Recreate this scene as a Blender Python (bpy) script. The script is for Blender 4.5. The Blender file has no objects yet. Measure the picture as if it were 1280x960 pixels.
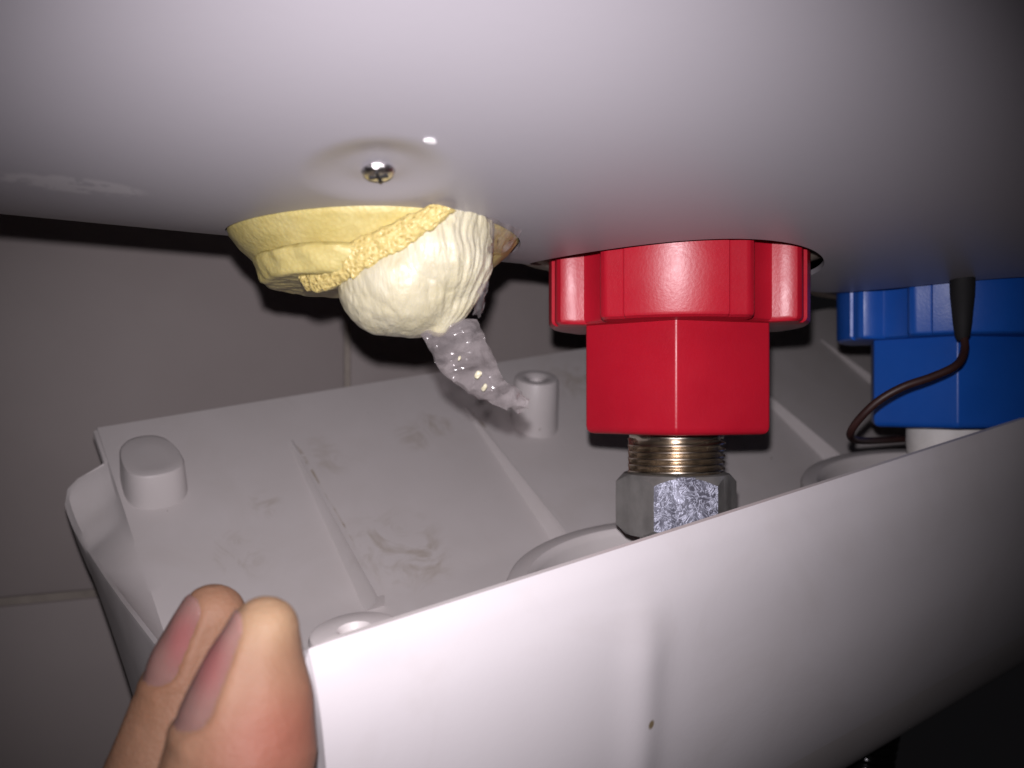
import bpy, bmesh, math, random
from mathutils import Vector, Matrix, noise
from mathutils.bvhtree import BVHTree

MM = 0.001
R = math.radians
scene = bpy.context.scene
COL = scene.collection
random.seed(7)

# ------------------------------------------------------------------ camera
F = 1100.0 / 1280.0                       # focal length in picture widths
cam_d = bpy.data.cameras.new("camera")
cam = bpy.data.objects.new("camera", cam_d)
COL.objects.link(cam)
cam.location = (0, 0, 0)
cam.rotation_euler = (R(90), 0, 0)
cam_d.sensor_width = 36
cam_d.lens = 36 * F
cam_d.shift_y = 20 / 1280
cam_d.clip_start = 0.005
cam_d.clip_end = 20
cam_d.dof.use_dof = True
cam_d.dof.focus_distance = 0.175
cam_d.dof.aperture_fstop = 19
scene.camera = cam

# ------------------------------------------------------------------ light: the phone's flash beside the lens
world = bpy.data.worlds.new("World")
scene.world = world
world.use_nodes = True
world.node_tree.nodes["Background"].inputs[0].default_value = (0.9, 0.85, 0.95, 1)
world.node_tree.nodes["Background"].inputs[1].default_value = 0.004
fl = bpy.data.lights.new("flash", 'SPOT')
fl.energy = 1.8
fl.color = (1.0, 0.925, 0.975)
fl.spot_size = R(82)
fl.spot_blend = 1.0
fl.shadow_soft_size = 0.0016
flash = bpy.data.objects.new("flash", fl)
COL.objects.link(flash)
flash.location = (-0.001, 0.0, 0.0095)
flash.rotation_euler = Vector(((600 - 640) / 1100, 1, (500 - 560) / 1100)).to_track_quat('-Z', 'Y').to_euler()

vs = scene.view_settings
vs.view_transform = 'Standard'
vs.look = 'None'
vs.exposure = 0
vs.gamma = 1
scene.cycles.max_bounces = 8
scene.cycles.transparent_max_bounces = 12


# ------------------------------------------------------------------ helpers
def P(x, y, d):
    """a point (mm) seen at photo pixel x, y, at d mm from the lens plane"""
    return Vector(((x - 640) / 1100 * d, d, (500 - y) / 1100 * d))


def mesh_obj(name, verts, faces, mat, parent=None, smooth=True, sharp=None, scale=MM, recalc=True):
    me = bpy.data.meshes.new(name)
    me.from_pydata([Vector(v) * scale for v in verts], [], faces)
    me.validate()
    if recalc:
        bm = bmesh.new(); bm.from_mesh(me)
        bmesh.ops.recalc_face_normals(bm, faces=bm.faces)
        bm.to_mesh(me); bm.free()
    me.polygons.foreach_set("use_smooth", [smooth] * len(me.polygons))
    if smooth and sharp is not None:
        me.set_sharp_from_angle(angle=R(sharp))
    o = bpy.data.objects.new(name, me)
    COL.objects.link(o)
    if mat:
        me.materials.append(mat)
    if parent:
        o.parent = parent
    return o


def bm_obj(name, bm, mat, parent=None, smooth=True, sharp=35, scale=MM):
    bmesh.ops.recalc_face_normals(bm, faces=bm.faces)
    bmesh.ops.scale(bm, vec=(scale,) * 3, verts=bm.verts)
    me = bpy.data.meshes.new(name)
    bm.to_mesh(me); bm.free()
    me.polygons.foreach_set("use_smooth", [smooth] * len(me.polygons))
    if smooth and sharp is not None:
        me.set_sharp_from_angle(angle=R(sharp))
    o = bpy.data.objects.new(name, me)
    COL.objects.link(o)
    if mat:
        me.materials.append(mat)
    if parent:
        o.parent = parent
    return o


def empty(name, matrix, label, cat, group=None):
    o = bpy.data.objects.new(name, None)
    o.empty_display_size = 0.01
    COL.objects.link(o)
    o.matrix_world = matrix
    o["label"] = label
    o["category"] = cat
    if group:
        o["group"] = group
    return o


def frame(origin, x, y, z):
    m = Matrix.Identity(4)
    for i, v in enumerate((x, y, z)):
        for r in range(3):
            m[r][i] = v[r]
    for r in range(3):
        m[r][3] = origin[r] * MM
    return m


def catmull(pts, n):
    """n points evenly spread over a Catmull-Rom curve through pts"""
    pts = [Vector(p) for p in pts]
    fine = []
    for i in range(len(pts) - 1):
        p0, p1, p2, p3 = pts[max(i - 1, 0)], pts[i], pts[i + 1], pts[min(i + 2, len(pts) - 1)]
        for j in range(24):
            t = j / 24
            fine.append(0.5 * ((2 * p1) + (p2 - p0) * t + (2 * p0 - 5 * p1 + 4 * p2 - p3) * t * t + (3 * p1 - p0 - 3 * p2 + p3) * t ** 3))
    fine.append(pts[-1])
    acc = [0]
    for a, b in zip(fine, fine[1:]):
        acc.append(acc[-1] + (b - a).length)
    out, k = [], 0
    for i in range(n):
        d = acc[-1] * i / (n - 1)
        while k < len(acc) - 2 and acc[k + 1] < d:
            k += 1
        t = (d - acc[k]) / max(acc[k + 1] - acc[k], 1e-9)
        out.append(fine[k].lerp(fine[k + 1], t))
    return out


def lerp_table(tab, x):
    if x <= tab[0][0]:
        return tab[0][1:]
    for a, b in zip(tab, tab[1:]):
        if x <= b[0]:
            t = (x - a[0]) / (b[0] - a[0])
            return tuple(p + (q - p) * t for p, q in zip(a[1:], b[1:]))
    return tab[-1][1:]


def lathe(profile, n=48, closed_ends=True, rmod=None):
    """profile: list of (r, z); returns verts, faces round the z axis"""
    V, Fc = [], []
    for (r, z) in profile:
        for i in range(n):
            a = 2 * math.pi * i / n
            rr = r if rmod is None else rmod(r, z, a)
            V.append((rr * math.cos(a), rr * math.sin(a), z))
    for k in range(len(profile) - 1):
        for i in range(n):
            j = (i + 1) % n
            Fc.append((k * n + i, k * n + j, (k + 1) * n + j, (k + 1) * n + i))
    if closed_ends:
        Fc.append(tuple(range(n)))
        Fc.append(tuple(range((len(profile) - 1) * n, len(profile) * n)))
    return V, Fc


def tube(points, radii, n=12, caps=True):
    pts = [Vector(p) for p in points]
    V, Fc = [], []
    ref = None
    for i, p in enumerate(pts):
        t = (pts[min(i + 1, len(pts) - 1)] - pts[max(i - 1, 0)]).normalized()
        if ref is None:
            ref = t.orthogonal().normalized()
        ref = (ref - t * ref.dot(t)).normalized()
        b = t.cross(ref)
        r = radii[i] if hasattr(radii, '__len__') else radii
        for j in range(n):
            a = 2 * math.pi * j / n
            V.append(p + (ref * math.cos(a) + b * math.sin(a)) * r)
    for i in range(len(pts) - 1):
        for j in range(n):
            k = (j + 1) % n
            Fc.append((i * n + j, i * n + k, (i + 1) * n + k, (i + 1) * n + j))
    if caps:
        Fc.append(tuple(range(n)))
        Fc.append(tuple(range((len(pts) - 1) * n, len(pts) * n)))
    return V, Fc


def blob_mesh(spheres, voxel, smooth_iters=6, step=0.25):
    """one continuous surface round chains of spheres: list of chains, each a list of (point, radius), all mm"""
    bm = bmesh.new()
    for chain in spheres:
        for (p, r), (q, s) in zip(chain, chain[1:] if len(chain) > 1 else chain):
            p, q = Vector(p), Vector(q)
            n = max(1, int((q - p).length / (min(r, s) * step)))
            for i in range(n + 1):
                t = i / n
                bmesh.ops.create_icosphere(bm, subdivisions=3, radius=r + (s - r) * t, matrix=Matrix.Translation(p.lerp(q, t)))
    me = bpy.data.meshes.new("tmp_blob")
    bm.to_mesh(me); bm.free()
    o = bpy.data.objects.new("tmp_blob", me)
    COL.objects.link(o)
    m = o.modifiers.new("r", 'REMESH'); m.mode = 'VOXEL'; m.voxel_size = voxel
    if smooth_iters:
        m2 = o.modifiers.new("s", 'SMOOTH'); m2.factor = 0.5; m2.iterations = smooth_iters
    dg = bpy.context.evaluated_depsgraph_get()
    ev = o.evaluated_get(dg).to_mesh()
    V = [v.co.copy() for v in ev.vertices]
    N = [v.normal.copy() for v in ev.vertices]
    Fc = [tuple(p.vertices) for p in ev.polygons]
    o.evaluated_get(dg).to_mesh_clear()
    bpy.data.objects.remove(o)
    bpy.data.meshes.remove(me)
    return V, N, Fc


# ------------------------------------------------------------------ materials
def new_mat(name):
    m = bpy.data.materials.new(name)
    m.use_nodes = True
    nt = m.node_tree
    b = nt.nodes["Principled BSDF"]
    return m, nt, b


def nd(nt, kind, **kw):
    n = nt.nodes.new(kind)
    for k, v in kw.items():
        if k.startswith("i_"):
            key = k[2:]
            n.inputs[int(key) if key.isdigit() else key.replace("_", " ")].default_value = v
        else:
            setattr(n, k, v)
    return n


def ramp(nt, src, stops):
    r = nd(nt, "ShaderNodeValToRGB")
    el = r.color_ramp.elements
    el[0].position, el[0].color = stops[0][0], (*stops[0][1], 1)
    el[1].position, el[1].color = stops[-1][0], (*stops[-1][1], 1)
    for p, c in stops[1:-1]:
        e = el.new(p); e.color = (*c, 1)
    nt.links.new(src, r.inputs[0])
    return r.outputs[0]


def mix(nt, fac, a, b):
    m = nd(nt, "ShaderNodeMix", data_type='RGBA')
    for sock, v in ((m.inputs[0], fac), (m.inputs[6], a), (m.inputs[7], b)):
        if isinstance(v, (int, float)):
            sock.default_value = v
        elif isinstance(v, tuple):
            sock.default_value = (*v, 1) if len(v) == 3 else v
        else:
            nt.links.new(v, sock)
    return m.outputs[2]


def math_n(nt, op, a, b=0.5, clamp=False):
    m = nd(nt, "ShaderNodeMath", operation=op, use_clamp=clamp)
    for i, v in enumerate((a, b)):
        if isinstance(v, (int, float)):
            m.inputs[i].default_value = v
        else:
            nt.links.new(v, m.inputs[i])
    return m.outputs[0]


def coords(nt):
    return nd(nt, "ShaderNodeTexCoord").outputs["Object"]


def noise_n(nt, co, scale, detail=4, rough=0.55, vec_scale=None, dist=0.0):
    if vec_scale:
        mp = nd(nt, "ShaderNodeMapping"); mp.inputs["Scale"].default_value = vec_scale
        nt.links.new(co, mp.inputs[0]); co = mp.outputs[0]
    n = nd(nt, "ShaderNodeTexNoise")
    n.inputs["Scale"].default_value = scale
    n.inputs["Detail"].default_value = detail
    n.inputs["Roughness"].default_value = rough
    n.inputs["Distortion"].default_value = dist
    nt.links.new(co, n.inputs["Vector"])
    return n.outputs["Fac"]


def bump(nt, b, height, strength, dist):
    bp = nd(nt, "ShaderNodeBump")
    bp.inputs["Strength"].default_value = strength
    bp.inputs["Distance"].default_value = dist
    nt.links.new(height, bp.inputs["Height"])
    nt.links.new(bp.outputs[0], b.inputs["Normal"])


def spot_mask(nt, co, centre, radii, soft=0.6):
    """1 in the middle of an ellipsoidal patch, 0 outside; centre and radii in metres, object space"""
    mp = nd(nt, "ShaderNodeMapping")
    mp.vector_type = 'TEXTURE'
    mp.inputs["Location"].default_value = centre
    mp.inputs["Scale"].default_value = radii
    nt.links.new(co, mp.inputs[0])
    ln = nd(nt, "ShaderNodeVectorMath", operation='LENGTH')
    nt.links.new(mp.outputs[0], ln.inputs[0])
    mr = nd(nt, "ShaderNodeMapRange", interpolation_type='SMOOTHSTEP')
    mr.inputs["From Min"].default_value = 1.0
    mr.inputs["From Max"].default_value = 1.0 - soft
    nt.links.new(ln.outputs["Value"], mr.inputs["Value"])
    return mr.outputs[0]


def simple(name, col, rough=0.5, metal=0.0, var=0.0, vscale=60, coat=0.0, bump_s=0.0, bump_scale=300):
    m, nt, b = new_mat(name)
    co = coords(nt)
    if var:
        nz = noise_n(nt, co, vscale)
        c = ramp(nt, nz, [(0.3, tuple(max(0, x * (1 - var)) for x in col)), (0.7, tuple(min(1, x * (1 + var)) for x in col))])
        nt.links.new(c, b.inputs["Base Color"])
        rr = nd(nt, "ShaderNodeMapRange")
        rr.inputs["To Min"].default_value = rough * 0.8
        rr.inputs["To Max"].default_value = min(1, rough * 1.25)
        nt.links.new(nz, rr.inputs["Value"])
        nt.links.new(rr.outputs[0], b.inputs["Roughness"])
    else:
        b.inputs["Base Color"].default_value = (*col, 1)
        b.inputs["Roughness"].default_value = rough
    b.inputs["Metallic"].default_value = metal
    b.inputs["Coat Weight"].default_value = coat
    b.inputs["Coat Roughness"].default_value = 0.12
    if bump_s:
        bump(nt, b, noise_n(nt, co, bump_scale, 5), bump_s, 0.0004)
    return m


# painted sheet steel of the tank
def mat_tank():
    m, nt, b = new_mat("tank_paint")
    co = coords(nt)
    nz = noise_n(nt, co, 9, 3)
    c = ramp(nt, nz, [(0.35, (0.295, 0.284, 0.308)), (0.65, (0.318, 0.306, 0.330))])
    # old glue mark left of the screw
    g = spot_mask(nt, co, (-0.052, -0.011, 0.0005), (0.011, 0.0045, 0.02), 0.3)
    gn = noise_n(nt, co, 420, 3)
    gm = math_n(nt, 'MULTIPLY', g, math_n(nt, 'GREATER_THAN', gn, 0.47))
    c = mix(nt, math_n(nt, 'MULTIPLY', gm, 0.30), c, (0.62, 0.60, 0.60))
    nt.links.new(c, b.inputs["Base Color"])
    b.inputs["Roughness"].default_value = 0.38
    b.inputs["Specular IOR Level"].default_value = 0.35
    bump(nt, b, noise_n(nt, co, 700, 2), 0.05, 0.0003)
    return m


# off-white moulded plastic with grime
def mat_cover(name, lo, hi, rough):
    m, nt, b = new_mat(name)
    co = coords(nt)
    base = ramp(nt, noise_n(nt, co, 22, 4), [(0.3, lo), (0.7, hi)])
    dirt_col = (0.33, 0.285, 0.235)
    dn = noise_n(nt, co, 95, 5, 0.65, dist=1.4)
    dsharp = nd(nt, "ShaderNodeMapRange"); dsharp.inputs["From Min"].default_value = 0.46; dsharp.inputs["From Max"].default_value = 0.66
    nt.links.new(dn, dsharp.inputs["Value"])
    masks = []
    for (c, r, k) in STAINS:
        masks.append(math_n(nt, 'MULTIPLY', math_n(nt, 'MULTIPLY', spot_mask(nt, co, c, r, 0.75), dsharp.outputs[0]), k))
    tot = masks[0]
    for q in masks[1:]:
        tot = math_n(nt, 'MAXIMUM', tot, q)
    # thin overall film of grime, inside only where water dried
    film = nd(nt, "ShaderNodeMapRange"); film.inputs["From Min"].default_value = 0.5; film.inputs["From Max"].default_value = 0.8
    nt.links.new(noise_n(nt, co, 40, 6, 0.6, dist=0.8), film.inputs["Value"])
    tot = math_n(nt, 'MAXIMUM', tot, math_n(nt, 'MULTIPLY', film.outputs[0], 0.16))
    c = mix(nt, tot, base, dirt_col)
    speck = math_n(nt, 'GREATER_THAN', noise_n(nt, co, 330, 2, 0.4), 0.80 if rough > 0.4 else 0.95)
    c = mix(nt, math_n(nt, 'MULTIPLY', speck, 0.6), c, (0.16, 0.13, 0.10))
    c = mix(nt, spot_mask(nt, co, (-0.0468, -0.1440, -0.0640), (0.0011, 0.004, 0.0013), 0.6), c, (0.22, 0.17, 0.10))
    nt.links.new(c, b.inputs["Base Color"])
    rr = nd(nt, "ShaderNodeMapRange"); rr.inputs["To Min"].default_value = rough; rr.inputs["To Max"].default_value = 0.65
    nt.links.new(tot, rr.inputs["Value"])
    nt.links.new(rr.outputs[0], b.inputs["Roughness"])
    bump(nt, b, noise_n(nt, co, 900, 3), 0.06, 0.0003)
    return m


# positions (metres, cover's own axes) of the grime patches
STAINS = [((-0.0640, -0.027, -0.022), (0.0011, 0.014, 0.03), 2.6),
          ((-0.0632, -0.045, -0.037), (0.0009, 0.012, 0.03), 1.5),
          ((-0.0044, -0.026, -0.021), (0.0011, 0.013, 0.03), 2.2),
          ((-0.0525, -0.052, -0.043), (0.019, 0.016, 0.03), 0.75),
          ((-0.0475, -0.058, -0.047), (0.010, 0.007, 0.03), 0.9),
          ((-0.019, -0.0187, -0.0153), (0.007, 0.007, 0.03), 0.8),
          ((-0.028, -0.0213, -0.0175), (0.008, 0.007, 0.03), 0.6),
          ((-0.080, -0.0319, -0.0261), (0.006, 0.006, 0.03), 0.5),
          ((-0.0912, -0.0428, -0.0351), (0.011, 0.010, 0.03), 0.5),
          ((-0.058, -0.022, -0.018), (0.007, 0.012, 0.03), 0.4),
          ((0.045, -0.012, -0.010), (0.022, 0.012, 0.03), 0.55),
          ((0.100, -0.030, -0.025), (0.03, 0.02, 0.03), 0.5)]

M_TANK = mat_tank()
M_COVER = mat_cover("cover_inside_shaded", (0.50, 0.47, 0.46), (0.56, 0.53, 0.525), 0.45)      # inside: dimmer light put into a darker base colour
M_COVER_OUT = mat_cover("cover_outside_lit", (0.575, 0.55, 0.565), (0.605, 0.58, 0.595), 0.32)   # polished front: stronger light put into a paler base colour


def mat_plastic(name, col, dark):
    m, nt, b = new_mat(name)
    co = coords(nt)
    c = ramp(nt, noise_n(nt, co, 55, 4), [(0.3, dark), (0.7, col)])
    nt.links.new(c, b.inputs["Base Color"])
    rq = nd(nt, "ShaderNodeMapRange"); rq.inputs["To Min"].default_value = 0.26; rq.inputs["To Max"].default_value = 0.5
    nt.links.new(noise_n(nt, co, 130, 6, 0.7), rq.inputs["Value"])
    nt.links.new(rq.outputs[0], b.inputs["Roughness"])
    b.inputs["Subsurface Weight"].default_value = 0.05
    b.inputs["Subsurface Scale"].default_value = 0.001
    bump(nt, b, noise_n(nt, co, 1500, 3), 0.10, 0.0003)
    return m


M_RED = mat_plastic("red_nylon", (0.41, 0.007, 0.021), (0.35, 0.006, 0.018))
M_BLUE = mat_plastic("blue_nylon", (0.010, 0.100, 0.48), (0.008, 0.085, 0.42))
M_BRASS = simple("nickel_brass", (0.62, 0.55, 0.46), 0.25, 1.0, 0.2, 300)
M_TAPE = simple("thread_tape", (0.78, 0.76, 0.72), 0.6, 0, 0.08, 200)
M_STEEL = simple("dull_steel", (0.22, 0.215, 0.205), 0.42, 0.35, 0.25, 150)
M_CHROME = simple("dark_hose_metal", (0.02, 0.02, 0.021), 0.14, 0.8, 0.2, 200)
M_SCREW = simple("zinc_screw", (0.72, 0.70, 0.70), 0.22, 1.0, 0.3, 500, 0, 1.0, 900)
M_BLACK = simple("black_rubber", (0.006, 0.006, 0.007), 0.75, 0, 0.2, 80)
M_WIRE = simple("brown_wire", (0.035, 0.012, 0.010), 0.5, 0, 0.25, 120)
M_GROUT = simple("grout", (0.30, 0.265, 0.23), 0.9, 0, 0.3, 60)


def mat_zinc():
    m, nt, b = new_mat("spangled_zinc")
    co = coords(nt)
    n1 = noise_n(nt, co, 430, 3, 0.6, dist=2.2)
    veins = nd(nt, "ShaderNodeMapRange")
    veins.inputs["From Min"].default_value = 0.0; veins.inputs["From Max"].default_value = 0.075
    veins.inputs["To Min"].default_value = 1.0; veins.inputs["To Max"].default_value = 0.0
    nt.links.new(math_n(nt, 'ABSOLUTE', math_n(nt, 'SUBTRACT', n1, 0.5)), veins.inputs["Value"])
    big = noise_n(nt, co, 150, 3, 0.6)
    k = math_n(nt, 'ADD', math_n(nt, 'MULTIPLY', veins.outputs[0], 0.7), math_n(nt, 'MULTIPLY', math_n(nt, 'SUBTRACT', big, 0.42), 1.6), True)
    c = mix(nt, k, (0.045, 0.045, 0.065), (0.38, 0.40, 0.49))
    nt.links.new(c, b.inputs["Base Color"])
    b.inputs["Metallic"].default_value = 0.4
    b.inputs["Roughness"].default_value = 0.42
    bump(nt, b, k, 0.25, 0.0002)
    return m


M_ZINC = mat_zinc()


def mat_tile():
    m, nt, b = new_mat("wall_tile")
    co = coords(nt)
    c = ramp(nt, noise_n(nt, co, 12, 5), [(0.3, (0.27, 0.237, 0.228)), (0.7, (0.315, 0.28, 0.27))])
    nt.links.new(c, b.inputs["Base Color"])
    b.inputs["Roughness"].default_value = 0.55
    b.inputs["Specular IOR Level"].default_value = 0.3
    bump(nt, b, noise_n(nt, co, 40, 3), 0.05, 0.002)
    return m


M_TILE = mat_tile()

# ------------------------------------------------------------------ directions of the place
AX = Vector((0.885, 0.466, 0)).normalized()      # along the wall and the tank, to the right and away
NN = Vector((-AX.y, AX.x, 0))                    # from the lens side towards the wall
UP = Vector((0, 0, 1))


def W(ax, d, h):
    return AX * ax + NN * d + UP * h


# ------------------------------------------------------------------ tiled wall
WALL_D = 330
wall_m = frame(W(101.3, WALL_D, -65), AX, NN, UP)
bm = bmesh.new()
bmesh.ops.create_cube(bm, size=1, matrix=Matrix.Translation((-200, 7.3, 0)) @ Matrix.Diagonal((796, 20, 1000, 1)))
wall = bm_obj("wall", bm, M_GROUT, smooth=False)
wall.matrix_world = wall_m
wall["kind"] = "structure"
TW, TH, GR = 300, 250, 2.2
bm = bmesh.new()
bmesh.ops.create_cube(bm, size=1, matrix=Matrix.Diagonal((TW - GR, 7, TH - GR, 1)))
bmesh.ops.bevel(bm, geom=[e for e in bm.edges], offset=1.2, segments=3, affect='EDGES', profile=0.5)
tile0 = bm_obj("tile", bm, M_TILE, wall, sharp=50)
cells = [(i, j) for i in (-2, -1, 0) for j in (-2, -1, 0, 1)]
for n, (i, j) in enumerate(cells):
    t = tile0 if n == 0 else tile0.copy()
    if n:
        COL.objects.link(t)
    if i == 0:
        t.scale.x = 198 / TW          # cut tile at the end of the wall
    t.location = Vector(((i + 0.5) * TW - (51 if i == 0 else 0), 3.5 - 3.5 + random.uniform(-.2, .2), (j + 0.5) * TH)) * MM
    t.rotation_euler = (random.uniform(-.001, .001), 0, random.uniform(-.001, .001))

# ------------------------------------------------------------------ water heater tank
TR, TD, TH0, TK = 165.0, 152.0, 29.8, -0.012
tx = (AX + UP * TK).normalized()
tz = tx.cross(NN)
tank_m = frame(W(55, TD, TH0), tx, NN, tz)
heater = empty("water_heater", tank_m, "white painted water heater tank whose curved underside fills the top", "water heater")
HOLES = [(0.0, 7.6, 27.3), (70.2, 7.6, 32.4), (165.6, 7.6, 33.0)]     # along, across, radius
DIMPLE = (-12.8, -30.0, 8.6)


def dimple_depth(x, y):
    r = math.hypot(x - DIMPLE[0], (y - DIMPLE[1])) / DIMPLE[2]
    if r > 1.35:
        return 0.0
    t = max(0.0, min(1.0, (1.35 - r) / 0.85))
    return 1.15 * t * t * (3 - 2 * t)


def tank_z(x, y):
    return TR - math.sqrt(TR * TR - y * y) + dimple_depth(x, y)


def build_tank():
    X0, X1 = -260, 460
    xs = []
    x = X0
    while x < X1:
        xs.append(x)
        x += 1.0 if abs(x - DIMPLE[0]) < 14 else 2.0 if -60 < x < 220 else 8.0
    xs.append(X1)
    th = []
    a = -180.0
    while a < 180:
        th.append(a)
        y = TR * math.sin(R(a)) if abs(a) < 90 else 999
        a += 0.36 if abs(y - DIMPLE[1]) < 14 else 0.7 if -30 < a < 30 else 4.0
    n = len(th)
    V, Fc = [], []
    for ri in (TR, TR - 1.2):
        for x in xs:
            for a in th:
                y = ri * math.sin(R(a)); z = TR - ri * math.cos(R(a))
                if abs(a) < 60:
                    z += dimple_depth(x, y)
                V.append((x, y, z))
    m = len(xs)
    for L in range(2):
        o = L * m * n
        for i in range(m - 1):
            for j in range(n):
                k = (j + 1) % n
                Fc.append((o + i * n + j, o + i * n + k, o + (i + 1) * n + k, o + (i + 1) * n + j))
    for i in (0, m - 1):
        for j in range(n):
            k = (j + 1) % n
            Fc.append((i * n + j, i * n + k, m * n + i * n + k, m * n + i * n + j))
    shell = mesh_obj("tank_shell", V, Fc, M_TANK, heater)
    bm = bmesh.new()
    for (hx, hy, hr) in HOLES:
        bmesh.ops.create_cone(bm, cap_ends=True, segments=160, radius1=hr * MM, radius2=hr * MM, depth=0.03,
                              matrix=Matrix.Translation((hx * MM, hy * MM, 0.0)))
    cm = bpy.data.meshes.new("cut"); bm.to_mesh(cm); bm.free()
    cut = bpy.data.objects.new("cut", cm); COL.objects.link(cut); cut.parent = heater
    md = shell.modifiers.new("b", 'BOOLEAN'); md.object = cut; md.operation = 'DIFFERENCE'; md.solver = 'EXACT'
    bpy.context.view_layer.update()
    dg = bpy.context.evaluated_depsgraph_get()
    nm = bpy.data.meshes.new_from_object(shell.evaluated_get(dg))
    shell.modifiers.clear()
    old = shell.data
    shell.data = nm
    bpy.data.meshes.remove(old)
    bpy.data.objects.remove(cut); bpy.data.meshes.remove(cm)
    # analytic normals on the painted outside, flat elsewhere
    nm.polygons.foreach_set("use_smooth", [True] * len(nm.polygons))
    norms = [Vector((0, 0, 1))] * len(nm.loops)
    rad = [math.hypot(v.co.y / MM, v.co.z / MM - TR) for v in nm.vertices]
    for p in nm.polygons:
        cy, cz = p.center.y / MM, p.center.z / MM
        c = Vector((0, cy, cz - TR)).normalized()
        facing = p.normal.dot(c)
        for li in p.loop_indices:
            v = nm.vertices[nm.loops[li].vertex_index].co / MM
            if facing > 0.5:
                e = 0.2
                if abs(v.x - DIMPLE[0]) < 14 and abs(v.y - DIMPLE[1]) < 14 and v.z < 60:
                    gx = (tank_z(v.x + e, v.y) - tank_z(v.x - e, v.y)) / (2 * e)
                    gy = (tank_z(v.x, v.y + e) - tank_z(v.x, v.y - e)) / (2 * e)
                    norms[li] = Vector((gx, gy, -1)).normalized()
                else:
                    norms[li] = Vector((0, v.y, v.z - TR)).normalized()
            else:
                norms[li] = p.normal.copy()
    nm.normals_split_custom_set(norms)
    # end discs
    for x, s in ((X0, -1), (X1, 1)):
        prof = [(TR - 1.3, 0), (TR - 1.3, 6), (TR - 8, 16), (TR - 40, 26), (1, 32)]
        v, f = lathe(prof, 96)
        mesh_obj("end_cap", [(x + s * z, a, b + TR) for a, b, z in v], f, M_TANK, heater, sharp=40)
    return shell


build_tank()

# packing behind the sheet round the two unions
for (hx, hy, hr) in HOLES[1:]:
    v, f = lathe([(hr - 3.2, 5), (hr - 3.0, 2.6), (hr - 1.0, 2.0), (hr + 4, 2.2), (hr + 4, 6)], 72, False)
    mesh_obj("hole_packing", [(x + hx, y + hy, z + 1.5) for x, y, z in v], f, simple("packing", (0.30, 0.25, 0.20), 0.8, 0, 0.2, 150), heater)

# screw at the bottom of the pressed dimple
sz = tank_z(DIMPLE[0], DIMPLE[1])
ny = -DIMPLE[1] / TR
prof = [(0.6, 1.0), (2.3, 0.6), (2.45, 0.1), (2.3, -0.5), (1.9, -0.85), (0.9, -1.05), (0.05, -1.1)]
v, f = lathe(prof, 28)
screw = mesh_obj("screw", v, f, M_SCREW, heater, sharp=35)
screw.matrix_parent_inverse = Matrix.Identity(4)
screw.location = Vector((DIMPLE[0] + 0.4, DIMPLE[1] + 1.0, tank_z(DIMPLE[0], DIMPLE[1] + 1.0) - 0.1)) * MM
screw.rotation_euler = (math.asin(DIMPLE[1] / TR), 0.12, 0.5)
bm = bmesh.new()
for ang in (0.5, 0.5 + math.pi / 2):
    bmesh.ops.create_cube(bm, size=1, matrix=Matrix.Translation((0, 0, -0.9)) @ Matrix.Rotation(ang, 4, 'Z') @ Matrix.Diagonal((2.9, 0.5, 0.6, 1)))
bm_obj("cross_slot", bm, M_BLACK, screw, smooth=False)
v, f = lathe([(2.2, 0.9), (3.1, 0.75), (3.15, 0.3), (2.3, 0.05)], 28)
mesh_obj("washer", v, f, M_BLACK, screw, sharp=35)

# paint fleck on the tank
fl_v = []
for i in range(9):
    a = 2 * math.pi * i / 9
    fl_v.append((0.85 * math.cos(a) * (1 + 0.2 * math.sin(3 * a)), 0.45 * math.sin(a), 0))
bm = bmesh.new()
bv = [bm.verts.new(p) for p in fl_v]
fc = bm.faces.new(bv)
ex = bmesh.ops.extrude_face_region(bm, geom=[fc])
bmesh.ops.translate(bm, verts=[g for g in ex["geom"] if isinstance(g, bmesh.types.BMVert)], vec=(0, 0, -0.35))
fleck = bm_obj("paint_fleck", bm, simple("fleck_white", (0.85, 0.84, 0.84), 0.4), heater)
fleck.location = Vector((-9.3, -41.4, tank_z(-9.3, -41.4) + 0.05)) * MM
fleck.rotation_euler = (math.asin(-41.4 / TR), 0.0, 0.1)


# ------------------------------------------------------------------ lobed pipe unions
def collar_outline(nper=9):
    pts = []
    for q in range(4):
        c = q * 90.0
        tab = [(-45, 23.6), (-38.2, 23.9), (-36.6, 24.3), (-35.3, 25.6), (-33.6, 27.6), (-31.6, 28.75), (-29.4, 29.15), (-27.6, 29.1), (-22.2, 28.3), (-21.3, 28.35)]
        for a, r in tab:
            pts.append((c + a, r))
        for k in range(nper):
            a = -20.6 + 41.2 * k / (nper - 1)
            pts.append((c + a, 28.95))
        for a, r in reversed(tab[1:]):
            pts.append((c - a, r))
    return [(r * math.cos(R(a)), r * math.sin(R(a))) for a, r in pts]


def loft_outline(outline, levels, cap=True):
    """levels: (inset in mm, z)"""
    n = len(outline)
    V, Fc = [], []
    for ins, z in levels:
        for (x, y) in outline:
            r = math.hypot(x, y)
            k = (r - ins) / r
            V.append((x * k, y * k, z))
    for L in range(len(levels) - 1):
        for i in range(n):
            j = (i + 1) % n
            Fc.append((L * n + i, L * n + j, (L + 1) * n + j, (L + 1) * n + i))
    if cap:
        Fc.append(tuple(range(n)))
        Fc.append(tuple(range((len(levels) - 1) * n, len(levels) * n)))
    return V, Fc


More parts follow.
